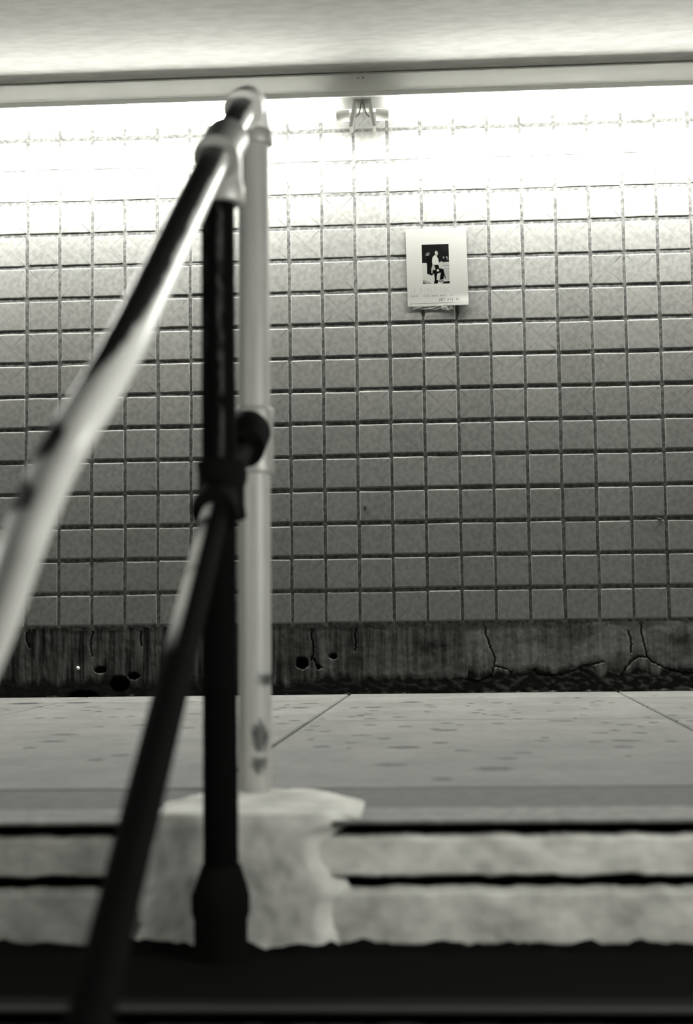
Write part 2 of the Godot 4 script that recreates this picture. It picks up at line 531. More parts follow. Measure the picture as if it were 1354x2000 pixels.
func worn_face(lo: Vector3, hi: Vector3, sd: int, base: float) -> ArrayMesh:
	# the front of a riser stone, patched and pitted, its colour blotchy
	var n := FastNoiseLite.new()
	n.seed = sd
	n.frequency = 1.0
	n.fractal_octaves = 4
	var at := func(u: float, v: float) -> Vector3:
		var x := lerpf(lo.x, hi.x, u)
		var e := minf(v, 1 - v)
		var y := lerpf(lo.y, hi.y, v) + 0.004 * n.get_noise_1d(x * 18 + 50 * roundf(v)) * smoothstep(0.3, 0.0, e)
		var z := hi.z + 0.002 * n.get_noise_2d(x * 12, y * 14) - 0.006 * pow(1 - minf(e * 8, 1), 2)
		if e < 0.001: z = lo.z
		return Vector3(x, y, z)
	var color := func(p: Vector3, _u: float, _v: float) -> Color:
		var a := base * lerpf(0.55, 1.0, smoothstep(-0.5, -0.15, p.x + 0.2 * n.get_noise_2d(p.x * 4, p.y * 4))) * clampf(0.9 + 0.36 * n.get_noise_2d(p.x * 9, p.y * 13) + 0.22 * n.get_noise_2d(p.x * 40 + 7, p.y * 40), 0.35, 1.25)  # darkened towards the left to paint in the weaker light there
		return Color(a, a, a * 0.94)
	return sheet(300, 24, at, color)

func build_stairs() -> void:
	var s := thing("stair_flight")
	tag(s, "stair going down from the landing with patched pale risers and black treads", "", "", "structure")
	var stone := vmat(0.85)
	var black := mat(grey(0.006), 0.9)
	black.metallic_specular = 0.1
	var soot := mat(grey(0.005), 0.95)
	soot.metallic_specular = 0.05
	var worn := mat(grey(0.03), 0.7)
	worn.metallic_specular = 0.2
	for k in 13:
		var y := -RISE * k
		var z := EDGE + RUN * k
		# the dark body behind the riser stones, then two courses of stone with an open joint
		obj("riser_bed", bevel_box(Vector3(-1.3, y - RISE - 0.2, z - 0.3), Vector3(1.3, y - 0.0055, z - 0.05), 0.001), soot, s)
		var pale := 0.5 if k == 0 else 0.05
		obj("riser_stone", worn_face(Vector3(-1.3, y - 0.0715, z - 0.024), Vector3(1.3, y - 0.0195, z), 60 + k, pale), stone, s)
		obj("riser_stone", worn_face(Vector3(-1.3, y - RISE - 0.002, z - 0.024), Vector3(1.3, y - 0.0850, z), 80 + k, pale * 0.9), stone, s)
		if k == 0: continue
		obj("tread", bevel_box(Vector3(-1.3, y - 0.007, z - RUN - 0.02), Vector3(1.3, y, z + 0.004), 0.002), black, s)
		obj("nosing", tube(line(Vector3(-1.3, y - 0.004, z + 0.004), Vector3(1.3, y - 0.004, z + 0.004), 2), same(0.0042, 3), 10), worn, s)
	# grime gathered along the foot of the top riser
	var n := FastNoiseLite.new()
	n.seed = 9
	n.frequency = 1.0
	n.fractal_octaves = 3
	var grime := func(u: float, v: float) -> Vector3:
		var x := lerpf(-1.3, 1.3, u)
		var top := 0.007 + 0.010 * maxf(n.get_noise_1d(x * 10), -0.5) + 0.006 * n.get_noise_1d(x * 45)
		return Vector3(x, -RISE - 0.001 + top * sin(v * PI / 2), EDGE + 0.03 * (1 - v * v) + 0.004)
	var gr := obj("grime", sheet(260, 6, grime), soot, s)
	gr.set_meta("kind", "stuff")
	# the cement patch that was trowelled round the railing posts, over the lip and down the riser
	var prof := [Vector2(2.60, 0.0005), Vector2(2.615, 0.004), Vector2(2.63, 0.006), Vector2(2.70, 0.0085), Vector2(2.80, 0.010), Vector2(2.88, 0.010), Vector2(2.906, 0.009), Vector2(2.915, 0.005), Vector2(2.919, -0.004), Vector2(2.919, -0.02), Vector2(2.917, -0.06), Vector2(2.915, -0.11), Vector2(2.918, -0.150), Vector2(2.922, -0.158)]
	var cv := Curve2D.new()
	for p in prof: cv.add_point(p)
	var plen := cv.get_baked_length()
	var patch := func(u: float, v: float) -> Vector3:
		var q := cv.sample_baked(v * plen)
		var back := smoothstep(2.60, 2.75, q.x)
		var xl := -0.31 - 0.05 * back - 0.035 * smoothstep(2.8, 2.93, q.x) + 0.014 * n.get_noise_1d(q.x * 8 + q.y * 30) + (0.012 if q.y < -0.005 else 0.0)
		var xr := -0.17 + 0.088 * pow(back, 0.6)
		if q.y < 0.004: xr -= 0.035 * smoothstep(0.004, -0.02, q.y) - 0.022 * smoothstep(-0.03, -0.09, q.y) + 0.006 * n.get_noise_1d(q.y * 30)
		var x := lerpf(xl, xr, u)
		var e := smoothstep(0.0, 0.15, minf(u, 1 - u))
		var top: float = (1.0 - e)
		var z := q.x
		var y := q.y
		if q.x > 2.9: z -= top * 0.02
		if y > 0: y *= e
		y += 0.0012 * n.get_noise_2d(x * 30, q.x * 30) * e
		z += 0.0025 * n.get_noise_2d(x * 25, q.y * 25 + 3) * e
		return Vector3(x, y, z)
	var pcol := func(p: Vector3, _u: float, _v: float) -> Color:
		var a := 0.51
		a *= clampf(0.92 + 0.3 * n.get_noise_2d(p.x * 14, p.y * 14 + p.z * 14), 0.5, 1.15)
		return Color(a, a, a * 0.95)
	obj("cement_patch", sheet(60, 90, patch, pcol), vmat(0.8), s)

# ---------------------------------------------------------------- ceiling, other walls

func build_shell() -> void:
	var plaster := noise_tex(512, 0.02, 0.90, 1.0, 5, 51)
	var cm := mat(grey(0.50), 0.9, 0.0, plaster, 1.0)
	cm.uv1_scale = Vector3(0.9, 1, 2.6)
	var n := FastNoiseLite.new()
	n.seed = 15
	n.frequency = 1.0
	n.fractal_octaves = 4
	var at := func(u: float, v: float) -> Vector3:
		var x := lerpf(3.6, -3.6, u)
		var z := lerpf(-0.1, 3.0, v)
		return Vector3(x, CEIL + 0.0015 * n.get_noise_2d(x * 1.1, z * 4) + 0.0001 * n.get_noise_2d(x * 4, z * 22), z)
	var c := struct("ceiling", sheet(240, 160, at), cm, "pale plaster ceiling of the passage with fine trowel marks")
	obj("ceiling_slab", bevel_box(Vector3(-3.6, CEIL + 0.006, -0.2), Vector3(3.6, CEIL + 0.3, 3.0), 0.002), cm, c)
	obj("added_dark_plate", bevel_box(Vector3(-3.55, CEIL - 0.012, 0.85), Vector3(3.55, CEIL + 0.01, 2.95), 0.004), mat(grey(0.012), 0.8), c)  # unseen dark plate added for the handrail to reflect
	var tile := mat(grey(0.3), 0.6)
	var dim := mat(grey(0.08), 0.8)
	struct("wall_left", bevel_box(Vector3(-3.75, -0.5, -0.2), Vector3(-3.55, 2.4, 3.1)), tile, "end wall of the passage on its left")
	struct("wall_right", bevel_box(Vector3(3.55, -0.5, -0.2), Vector3(3.75, 2.4, 3.1)), tile, "end wall of the passage on its right")
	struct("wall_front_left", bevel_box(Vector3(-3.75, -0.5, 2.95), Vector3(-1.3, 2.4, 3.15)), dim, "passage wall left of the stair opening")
	struct("wall_front_right", bevel_box(Vector3(0.95, -0.5, 2.95), Vector3(3.75, 2.4, 3.15)), tile, "passage wall right of the stair opening")
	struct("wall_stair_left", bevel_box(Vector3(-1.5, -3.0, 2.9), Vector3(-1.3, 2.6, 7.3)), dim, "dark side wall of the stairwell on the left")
	struct("wall_stair_right", bevel_box(Vector3(0.95, -3.0, 2.93), Vector3(1.15, 2.6, 7.3)), tile, "side wall of the stairwell on the right")
	struct("wall_baffle_right", bevel_box(Vector3(0.70, -1.2, 2.95), Vector3(0.96, 2.4, 3.15)), tile, "unseen pier added right of the stair opening to shade the far wall")  # added to keep the right stair lamp off the far wall
	struct("wall_baffle_left", bevel_box(Vector3(-1.31, -1.2, 2.95), Vector3(-1.05, 2.4, 3.15)), dim, "unseen pier added left of the stair opening to shade the far wall")  # added likewise to shield against the left stair lamp
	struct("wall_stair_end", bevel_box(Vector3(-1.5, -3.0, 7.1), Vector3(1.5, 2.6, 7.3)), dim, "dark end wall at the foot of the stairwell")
	struct("ceiling_stair", bevel_box(Vector3(-1.5, 2.3, 2.95), Vector3(1.5, 2.5, 7.3)), dim, "ceiling over the stairwell")
	struct("floor_stair", bevel_box(Vector3(-1.5, -2.4, 5.8), Vector3(1.5, -2.015, 7.3)), dim, "floor at the foot of the stair")

# ---------------------------------------------------------------- lamps

func build_fixture(cx: float, label: String) -> void:
	var f := thing("lamp_fixture", label, "lamp", Vector3(cx, 0, 0), "strip lamps along the top of the wall")
	var enamel := mat(grey(0.72), 0.5)
	var dark := mat(grey(0.3), 0.5)
	var h := LAMP_LEN / 2
	# an open channel: back box, top sheet, thin milky front plate that lets a little of the tube's light through
	obj("housing", bevel_box(Vector3(-h + 0.001, 1.991, 0.02), Vector3(h - 0.001, CEIL - 0.002, 0.07), 0.003), enamel, f)
	obj("top_sheet", bevel_box(Vector3(-h + 0.001, CEIL - 0.008, 0.07), Vector3(h - 0.001, CEIL - 0.002, 0.189), 0.001), enamel, f)
	var milky := mat(grey(0.7), 0.5)
	milky.backlight_enabled = true
	milky.backlight = Color(0.63, 0.63, 0.63)
	obj("front_plate", bevel_box(Vector3(-h, 2.0005, 0.187), Vector3(h, CEIL - 0.008, 0.1900), 0.0003), milky, f)
	obj("lower_lip", bevel_box(Vector3(-h + 0.0001, 1.985, 0.1785), Vector3(h - 0.0001, 2.002, 0.1880), 0.002), enamel, f)
	for s in [-1.0, 1.0]:
		obj("joint_plate", bevel_box(Vector3(minf(s * (h - 0.13), s * (h - 0.0001)), 1.9865, 0.07), Vector3(maxf(s * (h - 0.13), s * (h - 0.0001)), 1.9925, 0.180), 0.001), mat(grey(0.22), 0.6), f)
	for s in [-1.0, 1.0]:
		for k in 2:
			obj("screw", tube(line(Vector3(s * (h - 0.008 - k * 0.006 * s), 2.046, 0.190), Vector3(s * (h - 0.008), 2.046, 0.192), 1), same(0.0022, 2), 8), dark, f)
	# the tube and its end caps
	var tm := StandardMaterial3D.new()
	tm.albedo_color = Color(0.9, 0.9, 0.9)
	tm.emission_enabled = true
	tm.emission = Color(1, 1, 0.97)
	tm.emission_energy_multiplier = 54.0
	obj("fluorescent_tube", tube(line(Vector3(-h + 0.088, 1.943, 0.125), Vector3(h - 0.088, 1.943, 0.125), 12), same(0.019, 13), 20), tm, f)
	var cap := mat(grey(0.75), 0.4)
	var white := mat(grey(0.75), 0.5)
	for s in [-1.0, 1.0]:
		obj("end_cap", tube(line(Vector3(s * (h - 0.089), 1.943, 0.125), Vector3(s * (h - 0.045), 1.943, 0.125), 1), same(0.0195, 2), 20), cap, f)
		# the white lampholder, wider at its foot than where it hangs from the housing
		var st := SurfaceTool.new()
		st.begin(Mesh.PRIMITIVE_TRIANGLES)
		var a := h - 0.017
		var b := h - 0.034
		var q := []
		for z in [0.098, 0.154]:
			for p in [[a, 1.992], [a - 0.011, 1.992], [b - 0.011, 1.894], [b, 1.894]]:
				q.append(Vector3(s * p[0], p[1], z))
		var mid := Vector3(s * (a + b - 0.011) / 2, 1.94, 0.126)
		quad_out(st, q[0], q[1], q[2], q[3], mid)
		quad_out(st, q[4], q[5], q[6], q[7], mid)
		for e in 4: quad_out(st, q[e], q[(e + 1) % 4], q[4 + (e + 1) % 4], q[4 + e], mid)
		obj("lampholder", st.commit(), white, f)
		obj("wire", tube([Vector3(s * (h - 0.003), 1.992, 0.13), Vector3(s * (h - 0.006), 1.968, 0.135), Vector3(s * (h - 0.012), 1.945, 0.13), Vector3(s * (h - 0.024), 1.935, 0.128)], same(0.0022, 4), 8), dark, f)
	var al := AreaLight3D.new()
	al.name = "tube_light"
	al.area_size = Vector2(LAMP_LEN - 0.14, 0.036)
	al.light_energy = 7.8
	al.light_color = Color(1, 1, 0.97)
	al.area_range = 12.0
	al.area_attenuation = 2.0
	al.shadow_enabled = true
	al.position = Vector3(0, 1.922, 0.125)
	al.rotation = Vector3(-PI / 2, 0, 0)
	f.add_child(al, true)

func build_added_ceiling_lamp() -> void:  # unseen lamp added to brighten the right side of the handrail
	var f := thing("added_ceiling_lamp", "small flat lamp added unseen under the passage ceiling, out towards the stair on the right", "lamp", Vector3(1.0, CEIL - 0.012, 1.16))
	obj("housing", bevel_box(Vector3(-0.79, -0.022, -0.13), Vector3(0.79, 0, 0.13), 0.004), mat(grey(0.5), 0.5), f)
	var tm := StandardMaterial3D.new()
	tm.albedo_color = Color(0.9, 0.9, 0.9)
	tm.emission_enabled = true
	tm.emission = Color(1, 1, 0.97)
	tm.emission_energy_multiplier = 2.0
	obj("diffuser", bevel_box(Vector3(-0.76, -0.03, -0.11), Vector3(0.76, -0.02, 0.11), 0.003), tm, f)
	var al := AreaLight3D.new()
	al.name = "added_ceiling_light"
	al.area_size = Vector2(1.5, 0.2)
	al.light_energy = 0.06
	al.light_color = Color(1, 1, 0.97)
	al.area_range = 12.0
	al.area_attenuation = 2.0
	al.shadow_enabled = true
	al.position = Vector3(0, -0.034, 0)
	al.rotation = Vector3(-PI / 2, 0, 0)
	f.add_child(al, true)

func build_stair_lamp(side: float, energy: float, glow: float, label: String) -> void:
	# side is +1 for the lamp on the right wall, -1 for the weaker fill lamp added on the left
	var f := thing("wall_lamp", label, "lamp", Vector3(0.95 if side > 0 else -1.3, 0.5, 3.65))
	if side < 0: f.rotation.y = PI
	obj("housing", bevel_box(Vector3(-0.06, -0.13, -0.34), Vector3(0, 0.13, 0.34), 0.006), mat(grey(0.5), 0.5), f)
	var tm := StandardMaterial3D.new()
	tm.albedo_color = Color(0.9, 0.9, 0.9)
	tm.emission_enabled = true
	tm.emission = Color(1, 1, 0.97)
	tm.emission_energy_multiplier = glow
	obj("diffuser", bevel_box(Vector3(-0.075, -0.11, -0.31), Vector3(-0.058, 0.11, 0.31), 0.004), tm, f)
	var al := AreaLight3D.new()
	al.name = "wall_lamp_light"
	al.area_size = Vector2(0.6, 0.2)
	al.light_energy = energy
	al.light_color = Color(1, 1, 0.97)
	al.area_range = 12.0
	al.area_attenuation = 2.0
	al.shadow_enabled = true
	al.position = Vector3(-0.08, 0, 0)
	al.rotation = Vector3(0, PI / 2, 0)
	f.add_child(al, true)

# ---------------------------------------------------------------- railing

func rail_y(z: float) -> float:
	return 0.842 - (0.606 if z < 2.96 else 0.662) * (z - 2.96)

func build_railing() -> void:
	var r := thing("stair_railing", "two-rail pipe handrail on a pale post and a black post at the stair head", "railing", Vector3(RAIL_X, 0, 2.8))
	var off := Vector3(RAIL_X, 0, 2.8)
	var fitting := mat(grey(0.33), 0.5, 0.35)
	var tar := mat(grey(0.005), 0.85, 0.0)
	tar.metallic_specular = 0.06
	var n := FastNoiseLite.new()
	n.seed = 3
	n.frequency = 1.0
	n.fractal_octaves = 3
	var L := func(x: float, y: float, z: float) -> Vector3: return Vector3(x, y, z) - off
	# pale painted post on the landing, chipped near its foot
	var lx := -0.241
	var paint := func(p: Vector3, d: Vector3) -> Color:
		var a := 0.34 + 0.04 * n.get_noise_2d(p.y * 9, d.x * 3)
		var q := p + off
		for k in [[0.083, 0.4, 0.022], [0.045, 0.35, 0.012], [0.165, 0.75, 0.009]]:
			var w := Vector2((q.y - k[0]) / k[2], (d.x - k[1]) / 0.5).length() + 0.4 * n.get_noise_2d(q.y * 60, d.x * 4)
			a = lerpf(a, 0.05, smoothstep(1.1, 0.7, w) * float(d.z > -0.2))
		return Color(a, a, a * 0.95)
	var lp := obj("post", tube(line(L.call(lx - 0.003, -0.02, 2.65), L.call(lx + 0.002, 1.0, 2.65), 130), same(0.0235, 131), 28, paint), vmat(0.45, 0.5), r)
	lp.set_meta("label", "pale grey painted post with chipped foot")
	# black post on the first tread down, with its coupling at the foot
	var post_sheen := func(p: Vector3, d: Vector3) -> Color:
		# black paint with reflected light painted on as a broken grey stripe
		var q := p + off
		var side := smoothstep(0.16, 0.10, absf(d.x - 0.28 - 0.08 * n.get_noise_1d(q.y * 20))) * float(d.z > 0)
		var w := side * smoothstep(0.40, 0.50, q.y) * clampf(0.35 + 1.5 * n.get_noise_2d(q.y * 26, d.x * 2), 0, 1)
		var far := smoothstep(0.35, 0.1, absf(d.x + 0.75)) * smoothstep(0.5, 0.6, q.y) * clampf(0.2 + 1.2 * n.get_noise_2d(q.y * 22 + 9, d.x * 2), 0, 1)
		var a := (0.004 + 0.05 * w + 0.015 * far) / 0.26
		return Color(a, a, a)
	var lit_rim := func(p: Vector3, d: Vector3) -> Color:
		# lit rim painted pale on the lower rail's upper left, below the fitting
		var q := p + off
		var at_side := atan2(d.y * 0.855 + d.z * 0.518, d.x)
		var w := smoothstep(0.65, 0.45, absf(at_side - 2.25)) * smoothstep(2.985, 3.0, q.z) * smoothstep(3.30, 3.22, q.z)
		w *= clampf(1.0 + 0.8 * n.get_noise_2d(q.z * 24, 4), 0.3, 1.0) * (1.0 - 0.9 * smoothstep(0.012, 0.006, absf(q.z - 3.055)))
		var a := lerpf(0.004, 0.5, w) / 0.5
		return Color(a, a, a * lerpf(1.0, 0.95, w))
	var bumps := []
	var pts := line(L.call(-0.2485, -0.16, 2.96), L.call(-0.2475, 0.84, 2.96), 160)
	for p in pts: bumps.append(0.0212 + 0.0005 * n.get_noise_1d(p.y * 40))
	var bp := obj("post", tube(pts, bumps, 36, post_sheen), vmat(0.7, 0.06, 0.26), r)
	bp.set_meta("label", "black painted post")
	obj("foot_coupling", tube([L.call(-0.249, -0.156, 2.96), L.call(-0.249, -0.110, 2.96), L.call(-0.249, -0.100, 2.96), L.call(-0.249, -0.082, 2.96), L.call(-0.248, -0.070, 2.96), L.call(-0.248, -0.045, 2.96)], [0.0325, 0.0325, 0.0355, 0.0355, 0.032, 0.0235], 28), tar, bp)
	# top rail: from the elbow on the pale post, over the tee on the black post, down past the camera
	var top := []
	for i in 81:
		var z := lerpf(2.70, 3.15, i / 80.0)
		top.append(L.call(lerpf(RAIL_X, -0.2468, i / 80.0), rail_y(z), z))
	var bend := Curve3D.new()                        # at its foot the rail turns off to the left and drops
	for k in [[-0.2470, 0.6800, 3.2050], [-0.2474, 0.5615, 3.3840], [-0.2494, 0.4868, 3.4922], [-0.2618, 0.4347, 3.5422], [-0.2752, 0.3973, 3.5722], [-0.2888, 0.3659, 3.5822], [-0.3002, 0.3355, 3.5872], [-0.3092, 0.3094, 3.5920], [-0.3155, 0.2916, 3.5920], [-0.3250, 0.2641, 3.5920], [-0.3337, 0.2406, 3.5920], [-0.3494, 0.2054, 3.5920], [-0.3730, 0.1587, 3.5920]]:
		bend.add_point(L.call(k[0], k[1], k[2]))
	for i in range(1, bend.point_count - 1):
		var t := (bend.get_point_position(i + 1) - bend.get_point_position(i - 1)) / 6.0
		bend.set_point_in(i, -t)
		bend.set_point_out(i, t)
	for i in 161: top.append(bend.sample_baked(bend.get_baked_length() * i / 160.0, true))
	var lit_dark_sides := func(p: Vector3, d: Vector3) -> Color:
		# lit and dark sides painted onto the rail, broken up at its bend
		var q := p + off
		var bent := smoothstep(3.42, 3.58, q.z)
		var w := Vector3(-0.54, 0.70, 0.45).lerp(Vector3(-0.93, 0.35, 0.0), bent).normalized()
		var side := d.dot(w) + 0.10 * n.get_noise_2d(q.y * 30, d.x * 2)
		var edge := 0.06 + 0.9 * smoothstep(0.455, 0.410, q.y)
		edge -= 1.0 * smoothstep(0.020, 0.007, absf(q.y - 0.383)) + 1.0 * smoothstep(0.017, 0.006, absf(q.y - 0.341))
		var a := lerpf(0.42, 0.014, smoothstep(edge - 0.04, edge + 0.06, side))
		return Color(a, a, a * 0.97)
	obj("handrail", tube(top, same(0.0182, top.size()), 48, lit_dark_sides), vmat(0.35, 0.35), r)
	# lower rail
	var low := [L.call(-0.245, 0.515, 2.675)]
	for i in 41:
		var z := lerpf(2.70, 2.93, i / 40.0)
		low.append(L.call(lerpf(-0.2455, -0.246, i / 40.0), lerpf(0.505, 0.420, i / 40.0), z))
	for i in 121:
		var z := lerpf(2.96, 4.15, i / 120.0)
		low.append(L.call(-0.246 + 0.016 * (z - 2.96), 0.409 - 0.606 * (z - 2.96), z))
	var lr := obj("lower_rail", tube(low, same(0.0166, low.size()), 36, lit_rim), vmat(0.8, 0.06, 0.5), r)
	lr.set_meta("label", "black lower rail")
	# elbow on the pale post
	var el := []
	var er := []
	for i in 17:
		var t := i / 16.0
		var a := Vector2(2.742, rail_y(2.742)).lerp(Vector2(2.648, rail_y(2.648) + 0.012), t)
		var b := Vector2(2.648, rail_y(2.648) + 0.012).lerp(Vector2(2.65, 0.962), t)
		var q := a.lerp(b, t)
		el.append(L.call(lerpf(RAIL_X, lx + 0.002, t), q.y, q.x))
		er.append(0.0285 if i < 2 or i > 14 else 0.0255)
	obj("elbow", tube(el, er, 28), mat(grey(0.68), 0.5, 0.05), r)
	obj("collar", tube([L.call(lx + 0.002, 0.952, 2.65), L.call(lx + 0.002, 0.956, 2.65), L.call(lx + 0.002, 0.972, 2.65), L.call(lx + 0.002, 0.976, 2.65)], [0.0245, 0.0295, 0.0295, 0.026], 28), fitting, r)
	# tees: a sleeve on the rail and a branch down to the post
	for z in [2.96]:
		var s := []
		var rr := []
		for i in 11:
			var t := lerpf(-0.055, 0.055, i / 10.0)
			s.append(L.call(RAIL_X, rail_y(z) - 0.606 * t * 0.855, z + t * 0.855))
			rr.append(0.0285 if absf(t) > 0.04 else 0.0262)
		var te := obj("tee", tube(s, rr, 28), fitting, r)
		if z < 3.0:
			obj("tee_branch", tube([L.call(-0.243, 0.85, z), L.call(-0.243, 0.80, z), L.call(-0.243, 0.79, z), L.call(-0.243, 0.772, z), L.call(-0.243, 0.77, z)], [0.026, 0.026, 0.029, 0.029, 0.024], 28), fitting, te)
	# where the lower rail meets the posts
	var lt := obj("lower_tee", tube([L.call(lx, 0.462, 2.65), L.call(lx, 0.466, 2.65), L.call(lx, 0.479, 2.65), L.call(lx, 0.542, 2.65), L.call(lx, 0.556, 2.65), L.call(lx, 0.560, 2.65)], [0.025, 0.0295, 0.0275, 0.0275, 0.0295, 0.025], 28), fitting, r)
	obj("lower_elbow", tube([L.call(-0.243, 0.522, 2.664), L.call(-0.245, 0.519, 2.69), L.call(-0.246, 0.507, 2.713), L.call(-0.247, 0.490, 2.74)], [0.028, 0.032, 0.032, 0.031], 24), tar, lt)
	var cl := obj("cross_fitting", tube([L.call(-0.245, 0.372, 2.96), L.call(-0.245, 0.376, 2.96), L.call(-0.245, 0.392, 2.96), L.call(-0.245, 0.428, 2.96), L.call(-0.245, 0.444, 2.96), L.call(-0.245, 0.448, 2.96)], [0.024, 0.031, 0.0285, 0.0285, 0.031, 0.024], 28), tar, r)
	var cs := []
	for i in 9:
		var t := lerpf(-0.05, 0.06, i / 8.0)
		cs.append(L.call(-0.246, 0.409 - 0.5 * t, 2.96 + t))
	obj("cross_sleeve", tube(cs, [0.027, 0.027, 0.025, 0.025, 0.025, 0.025, 0.025, 0.027, 0.027], 24), tar, cl)

# ---------------------------------------------------------------- poster

func fill_poly(im: Image, pts: Array, v: float) -> void:
	# pts are fractions of the image
	var w := im.get_width()
	var h := im.get_height()
	var p := PackedVector2Array()
	var lo := Vector2(9, 9)
	var hi := Vector2(-9, -9)
	for q in pts:
		var k := Vector2(q[0], q[1])
		p.append(k)
		lo = lo.min(k)
		hi = hi.max(k)
	for j in range(maxi(0, int(lo.y * h)), mini(h, int(hi.y * h) + 1)):
		for i in range(maxi(0, int(lo.x * w)), mini(w, int(hi.x * w) + 1)):
			if Geometry2D.is_point_in_polygon(Vector2((i + 0.5) / w, (j + 0.5) / h), p):
				im.set_pixel(i, j, Color(v, v, v * 0.975) * PAPER)

func ellipse(cx: float, cy: float, rx: float, ry: float) -> Array:
	var o := []
	for i in 20: o.append([cx + rx * cos(TAU * i / 20), cy + ry * sin(TAU * i / 20)])
	return o

func stroke(im: Image, pts: Array, wide: float, v: float) -> void:
	# a pen line through points given as fractions of the image
	var w := im.get_width()
	var h := im.get_height()
	for k in pts.size() - 1:
		var a := Vector2(pts[k][0] * w, pts[k][1] * h)
		var b := Vector2(pts[k + 1][0] * w, pts[k + 1][1] * h)
		for j in range(maxi(0, int(minf(a.y, b.y) - wide)), mini(h, int(maxf(a.y, b.y) + wide) + 1)):
			for i in range(maxi(0, int(minf(a.x, b.x) - wide)), mini(w, int(maxf(a.x, b.x) + wide) + 1)):
				if seg_dist(Vector2(i + 0.5, j + 0.5), a, b) < wide / 2:
					im.set_pixel(i, j, Color(v, v, v * 0.975) * PAPER)

func write(im: Image, text: String, x: float, y: float, cw: float, ch: float, wide: float, v: float) -> void:
	var glyph := {
		"1": [[[0.4, 0], [0.4, 1]]], "5": [[[0.8, 0], [0.2, 0], [0.15, 0.45], [0.7, 0.5], [0.75, 0.85], [0.1, 1]]],
		"4": [[[0.2, 0], [0.15, 0.5], [0.8, 0.5]], [[0.65, 0.1], [0.65, 1]]], "7": [[[0.1, 0], [0.8, 0], [0.35, 1]]],
		"C": [[[0.8, 0.1], [0.3, 0.05], [0.1, 0.5], [0.3, 0.95], [0.8, 0.9]]], "-": [[[0.15, 0.5], [0.8, 0.48]]],
		"A": [[[0.0, 1], [0.4, 0], [0.8, 1]], [[0.15, 0.6], [0.65, 0.6]]], "R": [[[0.1, 1], [0.1, 0], [0.7, 0.1], [0.6, 0.5], [0.1, 0.5], [0.8, 1]]],
		"T": [[[0, 0], [0.9, 0]], [[0.45, 0], [0.4, 1]]], "D": [[[0.1, 0], [0.1, 1], [0.7, 0.8], [0.75, 0.2], [0.1, 0]]],
		"I": [[[0.4, 0], [0.4, 1]]], "V": [[[0.05, 0], [0.4, 1], [0.8, 0]]], ".": [[[0.3, 0.92], [0.4, 1]]],
		"m": [[[0.0, 1], [0.1, 0.45], [0.35, 0.95], [0.45, 0.45], [0.7, 0.95], [0.8, 0.5]]], "l": [[[0.3, 0], [0.25, 1], [0.5, 0.9]]],
		"e": [[[0.1, 0.7], [0.6, 0.6], [0.4, 0.4], [0.1, 0.7], [0.6, 0.95]]],
	}
	for k in text.length():
		if not glyph.has(text[k]): continue
		for s in glyph[text[k]]:
			var pts := []
			for q in s: pts.append([x + (k + q[0] * 0.85) * cw, y + q[1] * ch])
			stroke(im, pts, wide, v)

